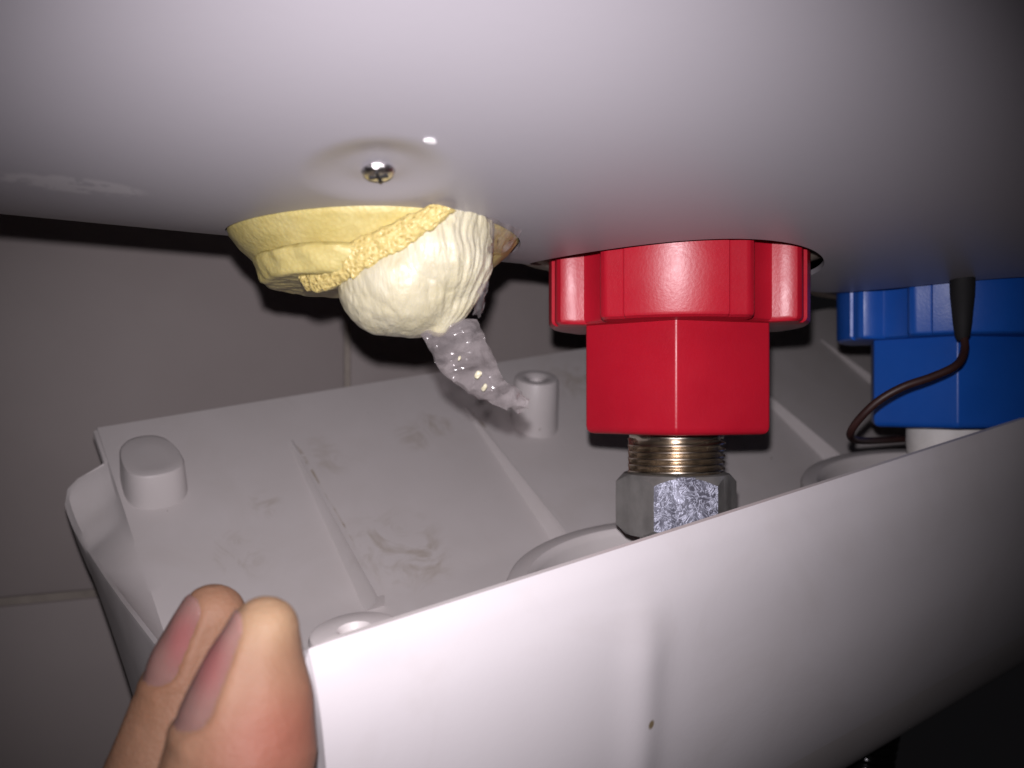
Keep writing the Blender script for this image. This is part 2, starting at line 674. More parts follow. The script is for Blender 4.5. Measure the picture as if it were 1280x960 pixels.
def hexagon(r, rnd, rot=0.0, seg=4):
    pts = []
    ap = r * math.cos(R(30))
    for k in range(6):
        a0 = rot + k * 60
        # rounded corner between the two flats at a0-30 and a0+30
        ci = (r - rnd / math.cos(R(30)))
        for j in range(seg + 1):
            a = a0 - 30 + 60 * j / seg
            pts.append((ci * math.cos(R(a0)) + rnd * math.cos(R(a)), ci * math.sin(R(a0)) + rnd * math.sin(R(a))))
    return pts


def union(name, label, cat, group, mat, pos, collar_rot, hex_rot, nut_rot, front_mats, zinc):
    root = empty(name, frame(pos, Vector((1, 0, 0)), Vector((0, 1, 0)), UP), label, cat, group)
    # z = 0 at the lens height; collar 16.2..40, body -7.3..17
    v, f = loft_outline(collar_outline(), [(3.5, 40), (0, 40), (0, 17.4), (0.25, 16.8), (0.9, 16.35), (2.0, 16.2), (12, 16.2)])
    o = mesh_obj("grip_collar", v, f, mat, root, sharp=24)
    o.rotation_euler = (0, 0, R(collar_rot))
    hx = hexagon(22.4, 0.9, 0)
    v, f = loft_outline(hx, [(1, 17.5), (0, 17.3), (0, -5.6), (0.2, -6.5), (0.8, -7.1), (1.8, -7.35), (10, -7.35)])
    o = mesh_obj("hexagon_body", v, f, mat, root, sharp=40)
    o.rotation_euler = (0, 0, R(hex_rot))
    # threaded nipple
    prof = [(9.6, -6)]
    z = -7.4
    prof += [(9.9, -7.6), (9.9, -8.6)]
    z = -8.8
    if not zinc:
        prof = [(10.4, -6), (10.6, -7.6), (10.7, -12), (10.3, -16.3)]
        z = -17.5
    for k in range(6 if zinc else 0):
        prof += [(9.5, z), (9.7, z - 0.12), (10.9, z - 0.62), (10.95, z - 0.86), (9.7, z - 1.34), (9.5, z - 1.42)]
        z -= 1.45
    prof += [(9.4, z - 9)]
    v, f = lathe(prof, 64)
    v = [(x, y, zz + (1.45 * math.atan2(y, x) / (2 * math.pi) if -17.6 < zz < -8.7 else 0)) for x, y, zz in v]
    nip = mesh_obj("threaded_nipple", v, f, M_BRASS if zinc else M_TAPE, root, sharp=30)
    if zinc:   # frayed thread tape at the top of the nipple
        V, Fc = [], []
        N = 72
        for i in range(N):
            a = 2 * math.pi * i / N
            d = 1.0 + 0.9 * abs(noise.noise(Vector((math.cos(a) * 2.2, math.sin(a) * 2.2, 3.1)))) * 2
            r = 10.35 + 0.25 * noise.noise(Vector((a * 3, 1, 5)))
            for z2, rr in ((-7.3, r), (-7.3 - d * 0.5, r + 0.25), (-7.3 - d, r + 0.1)):
                V.append((rr * math.cos(a), rr * math.sin(a), z2))
        for i in range(N):
            j = (i + 1) % N
            for k in range(2):
                Fc.append((i * 3 + k, j * 3 + k, j * 3 + k + 1, i * 3 + k + 1))
        mesh_obj("thread_tape", V, Fc, M_BRASS, nip)
    # coupling nut with chamfered corners
    nr = 13.7
    seg = 72
    top, bot = -16.4, -30.2
    V, Fc = [], []
    rings = [(9.6, 0), ('c', 0.0), ('c', 0.5), ('f', 1), ('f', 2), ('c', 2.5), ('c', 3.0), (8.8, 3)]
    def prof_r(a):
        k = (a + 30) % 60 - 30
        return nr * math.cos(R(30)) / math.cos(R(k))
    ap = nr * math.cos(R(30))
    for kind, lev in rings:
        for i in range(seg):
            a = 360.0 * i / seg
            rh = prof_r(a)
            ch = (rh - ap) * 0.95           # drop of the chamfer at the corner
            if kind == 'c':
                rr = {0.0: ap - 0.55, 0.5: ap, 2.5: ap, 3.0: ap - 0.55}[lev]
                z = {0.0: top, 0.5: top - 0.18, 2.5: bot + 0.18, 3.0: bot}[lev]
            elif kind == 'f':
                rr = rh
                z = top - 0.35 - ch if lev == 1 else bot + 0.35 + ch
            else:
                rr = kind; z = top if lev == 0 else bot
            V.append((rr * math.cos(R(a)), rr * math.sin(R(a)), z))
    for L in range(len(rings) - 1):
        for i in range(seg):
            j = (i + 1) % seg
            Fc.append((L * seg + i, L * seg + j, (L + 1) * seg + j, (L + 1) * seg + i))
    nut = mesh_obj("coupling_nut", V, Fc, M_STEEL, root, sharp=28)
    nut.rotation_euler = (0, 0, R(nut_rot))
    # the one flat with a crystalline zinc bloom
    if zinc:
        nut.data.materials.append(M_ZINC)
        best = front_mats
        for p in nut.data.polygons:
            c = p.center
            a = math.degrees(math.atan2(c.y, c.x)) % 360
            if abs((a - best + 180) % 360 - 180) < 30 and abs(p.normal.z) < 0.5:
                p.material_index = 1
    # corrugated hose going down through the cover
    axis_p = catmull([(0, 0, -29.5), (0, 0, -38), (-1.5, 3.5, -52), (-6, 14, -72), (-10, 24, -95), (-12, 29, -125), (-12, 30, -175)], 240)
    rad = [7.2 + 1.1 * (0.5 - 0.5 * math.cos(2 * math.pi * k / 5)) for k in range(240)]
    v, f = tube(axis_p, rad, 36)
    mesh_obj("corrugated_hose", v, f, M_CHROME, root, sharp=50)
    return root


red_pos = W(126.2, 159.6, 0)
blue_pos = W(220.6, 159.6, 0)


def view_angle(p):
    """heading (degrees) from a union towards the lens"""
    return math.degrees(math.atan2(-p.y, -p.x))


va_r, va_b = view_angle(red_pos), view_angle(blue_pos)
union("pipe_union", "red plastic pipe union with lobed collar and shiny coupling nut below", "pipe union", "coloured pipe unions under the tank",
      M_RED, red_pos, va_r, va_r + 0, va_r + 10, 0, True)
union("pipe_union", "blue plastic pipe union in the shade with a brown wire in front", "pipe union", "coloured pipe unions under the tank",
      M_BLUE, blue_pos, va_b + 14, va_b + 6, va_b + 20, 0, False)

# ------------------------------------------------------------------ probe lead in front of the blue union
lead_m = frame(P(1203, 362, 211), Vector((1, 0, 0)), Vector((0, 1, 0)), UP)
lead = empty("probe_lead", lead_m, "thin brown wire with black rubber boot hanging from tank before blue union", "wire")
v, f = lathe([(2.9, 6), (2.8, 1.0), (2.7, -1.5), (2.4, -4.5), (2.1, -8), (1.7, -11.0), (1.1, -12.2)], 28)
mesh_obj("rubber_boot", v, f, M_BLACK, lead, sharp=45)
org = P(1203, 362, 211)
path = [P(1204, 418, 211), P(1206, 436, 209), P(1196, 456, 206), P(1165, 471, 206), P(1130, 483, 207), P(1098, 501, 209), P(1074, 524, 212), P(1063, 541, 216),
        P(1067, 549, 224), P(1082, 551, 236), P(1110, 550, 248), P(1140, 548, 256)]
path = [p - org for p in catmull(path, 60)]
v, f = tube(path, 0.95, 12)
mesh_obj("brown_cable", v, f, M_WIRE, lead)

# ------------------------------------------------------------------ plastic cover held open under the tank
CU = Vector((0.8378626, 0.52191441, 0.15997377))
CS = Vector((0.5287237, -0.84879399, 0.0))
CW = Vector((-0.13578477, -0.08458192, 0.98712127))
CO = Vector((-20.2, 305, 10.5))
cover_m = frame(CO, CU, -CS, CW)
cover = empty("plastic_cover", cover_m, "off-white plastic tray cover with ribs and screw posts tilted below tank", "cover")


def cl(u, s, w):
    return (u, -s, w)


def slope_w(s):
    return -s * 50 / 61


def build_cover_shell():
    K = 110
    inner = catmull([(0, 0, 0), (3, -2.45, 0), (20, -16.4, 0), (40, -32.8, 0), (57, -46.7, 0), (64, -52.4, 0), (80, -63, 0), (100, -71, 0),
                     (122, -73, 0), (137, -67, 0), (144.5, -52, 0), (146, -38, 0), (146.2, -29.6, 0), (146.7, -28.7, 0)], K)
    outer = catmull([(-1.6, -1.2, 0), (4, -6.0, 0), (9.0, -10.4, 0), (11.6, -15, 0), (12.6, -24, 0), (20, -34, 0), (40, -48, 0), (58, -66, 0), (72, -94, 0), (82, -124, 0), (92, -130, 0), (103, -127, 0), (115, -118, 0), (125.5, -104.5, 0),
                     (134.4, -89, 0), (141.4, -72, 0), (146.1, -55, 0), (148.7, -42, 0), (148.9, -34, 0), (148.4, -30, 0), (147.7, -28.9, 0)], K)
    UR = 320
    nom = [320, 280, 240, 200, 160, 130, 100, 70, 40, 20, 0, -15, -25]
    x = -30.0
    while x > -66:
        nom.append(x); x -= 1.2
    nom += [-70, -80, -90, -98, -106, -111]

    def left_inner(s):
        return lerp_table([(0, -114), (64, -114), (110, -110.5), (146, -105)], s)[0]

    def left_rim(s):
        if s < 10.2:
            return (-114.5, slope_w(max(s, 0)) - 0.7)
        return lerp_table([(10.2, -117.5, -10.2), (11.2, -121, -11.3), (12.6, -124.2, -13.0), (14.6, -125.6, -17.0), (18, -124.9, -22.5), (25, -123.5, -28.5), (42, -122.4, -32.6), (58, -121.5, -35.3), (89, -120.0, -38.8),
                           (120, -116.0, -37.5), (140, -110, -31), (149, -107.5, -29)], s)

    def remap(u, ub):
        if u >= -80:
            return u
        return -80 + (u + 80) * (ub + 80) / (-114 + 80)

    V, rows = [], []
    for k in range(K):
        si, wi = inner[k].x, inner[k].y
        so, wo = outer[k].x, outer[k].y
        ub = left_inner(si)
        chain = []
        for u in nom:
            chain.append(cl(remap(u, ub), si, wi))
        chain.append(cl(ub, si, wi))
        ua, wa = left_rim(si)
        uo, _ = left_rim(so)
        # strip between the floor's edge and the end rim: dips first near the wall, rises further out
        t0 = 0.9 * max(0.0, 1 - si / 50)
        for t in (0.12, 0.3, 0.5, 0.7, 0.88):
            e = t ** (1.0 - 0.55 * t0)
            chain.append(cl(ub + (ua - ub) * (t ** (1 + 0.8 * t0)), si, wi + (wa - wi) * e))
        chain.append(cl(ua + 0.35, si, wa - 0.05))
        sm = si + (so - si) * 0.5
        chain.append(cl(ua - 0.5, sm, wa - 0.3))
        chain.append(cl(ua - 0.8, sm, min(wa - 1.2, wa)))
        wlow = min(wo, wa - (2.2 if si > 10.2 else 0.9)) if si < 120 else wo
        for t in (0.3, 0.65, 0.92):
            chain.append(cl(ua - 0.8 + 0.6 * t, sm + (so - sm) * t, (wa - 1.2) + (wlow - wa + 1.2) * t))
        lo = ua + 1.0
        nomr = list(reversed(nom))
        for u in nomr:
            uu = remap(u, lo)
            ridge = 0.0
            if k > 60:
                ridge = 1.1 * math.exp(-((uu + 48.5) / 4.6) ** 2) * max(0, min(1, (-wo - 36) / 14)) 
            # push along the outward normal of the front wall
            a, b = outer[max(k - 1, 0)], outer[min(k + 1, K - 1)]
            t = (b - a).normalized()
            chain.append(cl(uu, so + t.y * ridge, (min(wo, wa - (2.2 if si > 10.2 else 0.9)) if (uu < -100 and si < 120) else wo) - t.x * ridge))
        rows.append(chain)
    n = len(rows[0])
    V = [p for r in rows for p in r]
    Fc = []
    for k in range(K - 1):
        for j in range(n - 1):
            Fc.append((k * n + j, k * n + j + 1, (k + 1) * n + j + 1, (k + 1) * n + j))
    # close the rear lip and the front rim: inner and outer rows mirror each other
    for k in (0, K - 1):
        a, b = 0, n - 1
        while b - a > 1:
            if b - a == 2:
                Fc.append((k * n + a, k * n + a + 1, k * n + b)); break
            Fc.append((k * n + a, k * n + a + 1, k * n + b - 1, k * n + b))
            a += 1; b -= 1
    # right-hand end
    for k in range(K - 1):
        Fc.append((k * n, (k + 1) * n, (k + 1) * n + n - 1, k * n + n - 1))
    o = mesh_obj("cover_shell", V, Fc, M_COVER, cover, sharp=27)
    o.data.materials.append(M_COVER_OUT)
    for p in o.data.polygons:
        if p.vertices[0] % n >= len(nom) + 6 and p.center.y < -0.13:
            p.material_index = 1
    return o


build_cover_shell()


def rib(u0):
    V, Fc = [], []
    N = 14
    for i in range(N):
        t = i / (N - 1)
        s = 15 + 49.5 * t
        h = 0.25 + 4.6 * t ** 0.9
        # normal of the slope
        ns, nw = 50 / 78.9, 61 / 78.9
        half = 0.55 + 0.95 * t
        w0 = slope_w(s)
        for du, hh in ((-half * 2.8, -0.6), (-half * 0.95, h * 0.55), (-half * 0.72, h), (half * 0.45, h), (half * 0.75, h * 0.5), (half * 1.05, -0.6)):
            V.append(cl(u0 + du, s + ns * hh, w0 + nw * hh))
    for i in range(N - 1):
        for j in range(5):
            Fc.append((i * 6 + j, i * 6 + j + 1, (i + 1) * 6 + j + 1, (i + 1) * 6 + j))
        Fc.append((i * 6, i * 6 + 5, (i + 1) * 6 + 5, (i + 1) * 6))
    Fc.append(tuple(range(6)))
    Fc.append(tuple(range((N - 1) * 6, N * 6)))
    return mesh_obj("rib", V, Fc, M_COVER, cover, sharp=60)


for u0 in (-65, -5.5, 54, 114, 174, 234):
    rib(u0)


def screw_post(u0, s0, w0, length, r, hole, flat_back, lean=20):
    """a tapered post standing on the slope, leaning a little to the front; top at u0, s0, w0"""
    lean = R(lean)
    root_z = Vector(cl(0, math.sin(lean), math.cos(lean)))
    rx = Vector((1, 0, 0))
    ry = root_z.cross(rx)
    prof = []
    if hole:
        prof += [(0.02, -3.2), (1.9, -3.0), (2.3, -1.2), (3.6, -0.25), (4.4, 0.0)]
    else:
        prof += [(0.02, -0.25), (4, -0.2)]
    prof += [(r - 0.9, 0.0), (r - 0.35, -0.18), (r, -0.8), (r + 0.7, -length * 0.5), (r + 1.5, -length)]
    def rm(rr, z, a):
        return rr
    v, f = lathe(prof, 48, True, (lambda rr, z, a: rr / ((abs(math.cos(a)) ** 2.5 + abs(math.sin(a)) ** 2.5) ** (1 / 2.5)) * 0.98) if flat_back else None)
    out = []
    for x, y, z in v:
        if flat_back and y > 0:
            y *= 1.9                      # runs back into the sloping wall
        p = Vector(cl(u0, s0, w0)) + rx * x + ry * y + root_z * z
        out.append(p)
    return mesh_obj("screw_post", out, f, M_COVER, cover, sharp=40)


screw_post(-105.0, 24.5, -9.6, 28, 7.6, False, True, 27)
screw_post(14.2, 29.5, -5.4, 24, 7.2, True, False)
# low screw boss just inside the front rim
v, f = lathe([(0.02, -3.4), (2.0, -3.2), (2.4, -0.5), (2.8, 0), (6.4, 0), (7.0, -0.3), (7.3, -1), (8.0, -30)], 40)
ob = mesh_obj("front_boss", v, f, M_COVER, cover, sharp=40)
ob.location = Vector(cl(-98.0, 138.4, -31.4)) * MM
ob.rotation_euler = (R(7), 0, 0)

# rings round the pipe openings in the cover floor
for (cu, cs) in ((-19.0, 122.0), (79.5, 124.5)):
    prof = [(31.0, -24), (31.0, -2.6), (31.3, -1.4), (32.0, -0.6), (35.0, -0.2), (36.0, -0.7), (36.4, -1.6), (37.2, -27)]
    def clip(a):
        return a
    v, f = lathe(prof, 96, False)
    # keep clear of the front wall
    v = [(x, max(y, -(141.5 - cs) - 0.55 * z), z) for x, y, z in v]
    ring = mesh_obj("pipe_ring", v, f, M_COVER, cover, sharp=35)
    ring.location = Vector(cl(cu, cs, -46.8)) * MM
    ring.rotation_euler = (R(9), 0, 0)
    bm = bmesh.new()
    bmesh.ops.create_cube(bm, size=1, matrix=Matrix.Translation((-22.5, 18.8, -8.5)) @ Matrix.Rotation(R(140), 4, 'Z') @ Matrix.Diagonal((1.6, 2.4, 11, 1)))
    bmesh.ops.bevel(bm, geom=list(bm.edges), offset=0.3, segments=2, affect='EDGES')
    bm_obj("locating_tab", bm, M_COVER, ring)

# ------------------------------------------------------------------ foam in the open hole of the tank


def mat_foam():
    m, nt, b = new_mat("yellow_foam")
    co = coords(nt)
    v = nd(nt, "ShaderNodeTexVoronoi"); v.inputs["Scale"].default_value = 1300
    nt.links.new(co, v.inputs["Vector"])
    n1 = noise_n(nt, co, 120, 4)
    c = ramp(nt, n1, [(0.3, (0.45, 0.38, 0.13)), (0.7, (0.53, 0.47, 0.21))])
    c = mix(nt, math_n(nt, 'MULTIPLY', v.outputs["Distance"], 0.35), c, (0.38, 0.28, 0.07))
    nt.links.new(c, b.inputs["Base Color"])
    b.inputs["Roughness"].default_value = 0.5
    b.inputs["Subsurface Weight"].default_value = 0.25
    b.inputs["Subsurface Radius"].default_value = (1, 0.7, 0.3)
    b.inputs["Subsurface Scale"].default_value = 0.0015
    h = math_n(nt, 'ADD', math_n(nt, 'MULTIPLY', v.outputs["Distance"], 0.5), noise_n(nt, co, 500, 4))
    bump(nt, b, h, 0.35, 0.0004)
    return m


def mat_foam_cut():
    m, nt, b = new_mat("open_cell_foam")
    co = coords(nt)
    v = nd(nt, "ShaderNodeTexVoronoi"); v.inputs["Scale"].default_value = 1250
    nt.links.new(co, v.inputs["Vector"])
    c = ramp(nt, v.outputs["Distance"], [(0.05, (0.36, 0.265, 0.075)), (0.45, (0.53, 0.43, 0.165))])
    nt.links.new(c, b.inputs["Base Color"])
    b.inputs["Roughness"].default_value = 0.28
    b.inputs["Subsurface Weight"].default_value = 0.2
    b.inputs["Subsurface Radius"].default_value = (1, 0.7, 0.3)
    b.inputs["Subsurface Scale"].default_value = 0.0012
    bump(nt, b, math_n(nt, 'ADD', v.outputs["Distance"], math_n(nt, 'MULTIPLY', noise_n(nt, co, 900, 4, 0.7), 1.2)), 0.6, 0.0005)
    return m


M_FOAM, M_FOAMCUT = mat_foam(), mat_foam_cut()
foam = empty("insulation_foam", frame(W(55, 159.6, 30), AX, NN, UP), "torn layers of yellow insulation foam filling the round tank hole", "foam")


def rough(p, s, amp, seed):
    q = Vector(p) * s + Vector((seed, seed * 2.3, -seed))
    return Vector((noise.noise(q), noise.noise(q + Vector((9, 0, 0))), noise.noise(q + Vector((0, 7, 3))))) * amp


def foam_layer(prof, seed, amp, off=(0, 0, 0), wob=0.08, mat=None, n=120, tilt=0.0):
    V, Fc = lathe(prof, n, True, lambda r, z, a: r * (1 + wob * noise.noise(Vector((math.cos(a) * 1.6 + seed, math.sin(a) * 1.6, seed * 0.7))) + 0.35 * wob * noise.noise(Vector((math.cos(a) * 6 + seed, math.sin(a) * 6, z * 0.4)))))
    out = []
    for p in V:
        p = Vector(p)
        p += rough(p, 0.35, amp, seed) + rough(p, 1.3, amp * 0.4, seed + 4)
        p.z += tilt * p.x
        out.append(p + Vector(off))
    return mesh_obj("foam_layer", out, Fc, mat or M_FOAM, foam, sharp=60)


def dense(prof, step=0.7):
    out = []
    for (r0, z0), (r1, z1) in zip(prof, prof[1:]):
        n = max(1, int(math.hypot(r1 - r0, z1 - z0) / step))
        for i in range(n):
            t = i / n
            out.append((r0 + (r1 - r0) * t, z0 + (z1 - z0) * t))
    out.append(prof[-1])
    return out


foam_layer(dense([(27.1, 14), (27.1, 1.5), (26.9, 0.2), (25.0, -2.2), (22.5, -4.4), (19.5, -5.6), (0.2, -5.8)]), 1.0, 0.15, (0, 0, 0), 0.006)
foam_layer(dense([(20.5, -4.5), (21.6, -5.3), (21.5, -6.0), (20.9, -7.4), (20.2, -9.0), (19.4, -9.3), (0.2, -9.5)], 0.5), 2.0, 0.28, (-1.6, -2.6, 0.2), 0.07, n=160)


def blob_part(name, chains, parent, mat, voxel, sm, disp=None):
    V, N, Fc = blob_mesh(chains, voxel, sm)
    inv = parent.matrix_world.inverted()
    out = []
    for p, nrm in zip(V, N):
        if disp:
            p = p + disp(p, nrm)
        out.append((inv @ (p * MM)) / MM)
    return mesh_obj(name, out, Fc, mat, parent)


up_e = catmull([P(372, 346, 150), P(414, 317, 144.2), P(464, 290, 141.6), P(512, 269, 140.2), P(540, 254, 139.8)], 90)
lo_e = catmull([P(384, 362, 150), P(410, 362, 146.5), P(455, 338, 142.6), P(505, 309, 140.8), P(545, 283, 140.0), P(571, 259, 140.4)], 90)
inv = foam.matrix_world.inverted()
V, Fc = [], []
NF = 26
for i in range(90):
    a, b = up_e[i], lo_e[i]
    a = a + Vector((0, 0, 1)) * 0.5 * noise.noise(a * 0.7)
    b = b + Vector((0.3, 0, 1)) * (0.7 * noise.noise(b * 0.5) + 0.35 * noise.noise(b * 1.9))
    ring = []
    for j in range(NF):
        t = j / (NF - 1)
        p = a.lerp(b, t)
        bulge = 0.9 * math.sin(math.pi * t) ** 0.7
        d = bulge + 0.30 * noise.noise(p * 0.9) + 0.26 * noise.noise(p * 2.3) + 0.16 * noise.noise(p * 4.1)
        ring.append(p - Vector((0, d, 0)))
    for j in range(6):
        t = 1 - j / 5
        p = a.lerp(b, t)
        ring.append(p + Vector((0, 9.0 + 0.3 * noise.noise(p), 1.5)))
    V += [(inv @ (p * MM)) / MM for p in ring]
nr_ = NF + 6
for i in range(89):
    for j in range(nr_):
        k = (j + 1) % nr_
        Fc.append((i * nr_ + j, i * nr_ + k, (i + 1) * nr_ + k, (i + 1) * nr_ + j))
Fc.append(tuple(range(nr_)))
Fc.append(tuple(range(89 * nr_, 90 * nr_)))
mesh_obj("torn_edge", V, Fc, M_FOAMCUT, foam, sharp=70)

# ------------------------------------------------------------------ cream bag stuffed in the hole, with its twisted tail


def mat_bag():
    m, nt, b = new_mat("cream_film")
    co = coords(nt)
    n1 = noise_n(nt, co, 110, 5, 0.6)
    c = ramp(nt, n1, [(0.3, (0.44, 0.405, 0.26)), (0.7, (0.53, 0.505, 0.38))])
    nt.links.new(c, b.inputs["Base Color"])
    b.inputs["Roughness"].default_value = 0.42
    b.inputs["Subsurface Weight"].default_value = 0.2
    b.inputs["Subsurface Radius"].default_value = (1, 0.8, 0.4)
    b.inputs["Subsurface Scale"].default_value = 0.0015
    b.inputs["Coat Weight"].default_value = 0.15
    b.inputs["Coat Roughness"].default_value = 0.2
    h = math_n(nt, 'ADD', noise_n(nt, co, 260, 4, 0.6, (2.6, 1.6, 0.5), 1.2), math_n(nt, 'MULTIPLY', noise_n(nt, co, 900, 3, 0.6, (2.2, 1.5, 0.5), 0.6), 0.5))
    bump(nt, b, h, 0.4, 0.0007)
    return m


def mat_film():
    m, nt, b = new_mat("clear_film")
    co = coords(nt)
    out = nt.nodes["Material Output"]
    b.inputs["Base Color"].default_value = (0.36, 0.33, 0.33, 1)
    b.inputs["Roughness"].default_value = 0.10
    b.inputs["Transmission Weight"].default_value = 0.0
    tr = nd(nt, "ShaderNodeBsdfTransparent")
    tr.inputs[0].default_value = (0.86, 0.84, 0.84, 1)
    mx = nd(nt, "ShaderNodeMixShader")
    nz = noise_n(nt, co, 170, 4, 0.6, dist=1.0)
    mr = nd(nt, "ShaderNodeMapRange"); mr.inputs["From Min"].default_value = 0.35; mr.inputs["From Max"].default_value = 0.7
    mr.inputs["To Min"].default_value = 0.14; mr.inputs["To Max"].default_value = 0.46
    nt.links.new(nz, mr.inputs["Value"])
    nt.links.new(mr.outputs[0], mx.inputs[0])
    nt.links.new(tr.outputs[0], mx.inputs[1])
    nt.links.new(b.outputs[0], mx.inputs[2])
    nt.links.new(mx.outputs[0], out.inputs[0])
    bump(nt, b, noise_n(nt, co, 220, 1, 0.4, dist=2.0), 0.22, 0.0010)
    return m


M_BAG, M_FILM = mat_bag(), mat_film()
bag = empty("plastic_bag", frame(P(520, 345, 152), Vector((1, 0, 0)), Vector((0, 1, 0)), UP), "cream wrapped bundle with clear twisted plastic tail hanging from tank hole", "bag")
tie = P(548, 424, 150)
topc = P(575, 235, 152)
axis = (topc - tie).normalized()


def folds(p, n):
    d = p - tie
    h = d.dot(axis)
    rad = d - axis * h
    e1 = axis.orthogonal().normalized(); e2 = axis.cross(e1)
    a = math.atan2(rad.dot(e2), rad.dot(e1))
    ph = a * 8 + 4.5 * noise.noise(p * 0.10)
    k = min(1, max(0, h / 6))
    side = min(1, max(0.35, ((p - P(515, 345, 152)).x + 3) / 8))     # pleats are strongest on the right
    f1 = 0.20 * (1 - abs(math.sin(ph)) ** 0.7) + 0.13 * (1 - abs(math.sin(ph * 2.3 + 1.1 + 2 * noise.noise(p * 0.2))) ** 0.6)
    q = p + rough(p, 0.12, 3.0, 2.0)
    crease = 0.13 * max(0, 1 - abs(noise.noise(Vector((q.x * 0.10 + q.z * 0.07, q.y * 0.10, q.z * 0.03)) + Vector((4, 1, 2)))) * 16)
    return n * (-k * side * 1.5 * f1 + 0.55 * noise.noise(p * 0.11) + 0.10 * noise.noise(p * 0.5) - crease)


bulb = [[(P(570, 258, 152), 7.0), (P(534, 318, 152), 11.3), (P(512, 343, 152), 11.0), (P(482, 359, 152), 8.4)],
        [(P(588, 268, 151), 4.0), (P(585, 330, 151), 4.2), (P(560, 380, 151), 4.0), (P(548, 408, 151), 2.2)]]
blob_part("wrapped_bundle", bulb, bag, M_BAG, 0.3, 8, folds)

# twisted clear tail: a crumpled flattened sleeve
left = [(520, 405), (534, 432), (549, 461), (580, 487), (612, 504), (636, 512), (650, 515)]
right = [(596, 398), (610, 428), (617, 447), (628, 468), (640, 482), (652, 489), (662, 500)]
zz = [151, 151, 152, 153, 154.5, 156, 157]
org = P(520, 345, 152)
L = catmull([P(x, y, z) for (x, y), z in zip(left, zz)], 40)
Rr = catmull([P(x, y, z) for (x, y), z in zip(right, zz)], 40)
V, Fc = [], []
NC = 18
for i, (a, b) in enumerate(zip(L, Rr)):
    c = (a + b) / 2
    h = (b - a) / 2
    t = i / 39
    thick = 0.9 * (1 - 0.3 * t)
    nrm = h.cross((L[min(i + 1, 39)] - L[max(i - 1, 0)])).normalized()
    for j in range(NC):
        an = 2 * math.pi * j / NC
        p = c + h * math.cos(an) + nrm * thick * math.sin(an)
        p += nrm * (1.5 * noise.noise(p * 0.3) + 1.0 * noise.noise(p * 0.75)) + rough(p, 0.6, 0.45, 8.0)
        if t > 0.85:
            p += rough(p, 1.4, 1.0 * (t - 0.85) / 0.15, 12.0)
        V.append(p - org)
for i in range(39):
    for j in range(NC):
        k = (j + 1) % NC
        Fc.append((i * NC + j, i * NC + k, (i + 1) * NC + k, (i + 1) * NC + j))
mesh_obj("twisted_tail", V, Fc, M_FILM, bag, sharp=38)
for k, (x, y, z, r) in enumerate(((598, 468, 150.9, 0.5), (605, 484, 151.2, 0.42), (574, 448, 149.6, 0.25))):
    bm = bmesh.new()
    bmesh.ops.create_icosphere(bm, subdivisions=3, radius=1, matrix=Matrix.Translation(P(x, y, z) - org) @ Matrix.Rotation(0.5, 4, "Y") @ Matrix.Diagonal((r, r * 0.5, r * 1.7, 1)))
    for v_ in bm.verts:
        v_.co += rough(v_.co, 1.5, 0.25, 3 + k)
    bm_obj("foam_crumb", bm, M_BAG, bag)


def film_flap(pix, seed, rows=10):
    """a small crumpled flap of film; pix: two edges as pixel/depth lists"""
    A = catmull([P(*q) for q in pix[0]], 16)
    B = catmull([P(*q) for q in pix[1]], 16)
    V, Fc = [], []
    for i in range(16):
        for j in range(rows):
            t = j / (rows - 1)
            p = A[i].lerp(B[i], t)
            p += rough(p, 0.5, 0.8, seed) + rough(p, 1.5, 0.35, seed + 3)
            V.append(p - org)
    for i in range(15):
        for j in range(rows - 1):
            Fc.append((i * rows + j, i * rows + j + 1, (i + 1) * rows + j + 1, (i + 1) * rows + j))
    return mesh_obj("film_flap", V, Fc, M_FILM, bag, sharp=80, recalc=False)


film_flap([[(606, 268, 147), (612, 290, 147), (612, 318, 148)], [(648, 282, 156), (650, 294, 157), (626, 317, 156)]], 5.0)
film_flap([[(596, 352, 148), (598, 370, 148), (588, 392, 148)], [(609, 350, 150), (610, 368, 150), (597, 400, 150)]], 9.0)

# ------------------------------------------------------------------ hand pinching the cover's front corner


def mat_skin():
    m, nt, b = new_mat("skin")
    co = coords(nt)
    n1 = noise_n(nt, co, 90, 5, 0.6)
    c = ramp(nt, n1, [(0.3, (0.225, 0.118, 0.070)), (0.7, (0.275, 0.152, 0.095))])
    for ce, ra, k, col in SKIN_PATCHES:
        c = mix(nt, math_n(nt, 'MULTIPLY', spot_mask(nt, co, ce, ra, 0.9), k), c, col)
    nt.links.new(c, b.inputs["Base Color"])
    b.inputs["Roughness"].default_value = 0.62
    b.inputs["Specular IOR Level"].default_value = 0.3
    b.inputs["Subsurface Weight"].default_value = 0.25
    b.inputs["Subsurface Radius"].default_value = (1.0, 0.35, 0.2)
    b.inputs["Subsurface Scale"].default_value = 0.0016
    v = nd(nt, "ShaderNodeTexVoronoi"); v.inputs["Scale"].default_value = 1500
    nt.links.new(co, v.inputs["Vector"])
    lines = noise_n(nt, co, 500, 4, 0.6, (0.5, 0.5, 2.2), 0.8)
    h = math_n(nt, 'ADD', math_n(nt, 'MULTIPLY', v.outputs["Distance"], 0.5), math_n(nt, 'ADD', noise_n(nt, co, 350, 4), lines))
    bump(nt, b, h, 0.28, 0.0004)
    return m


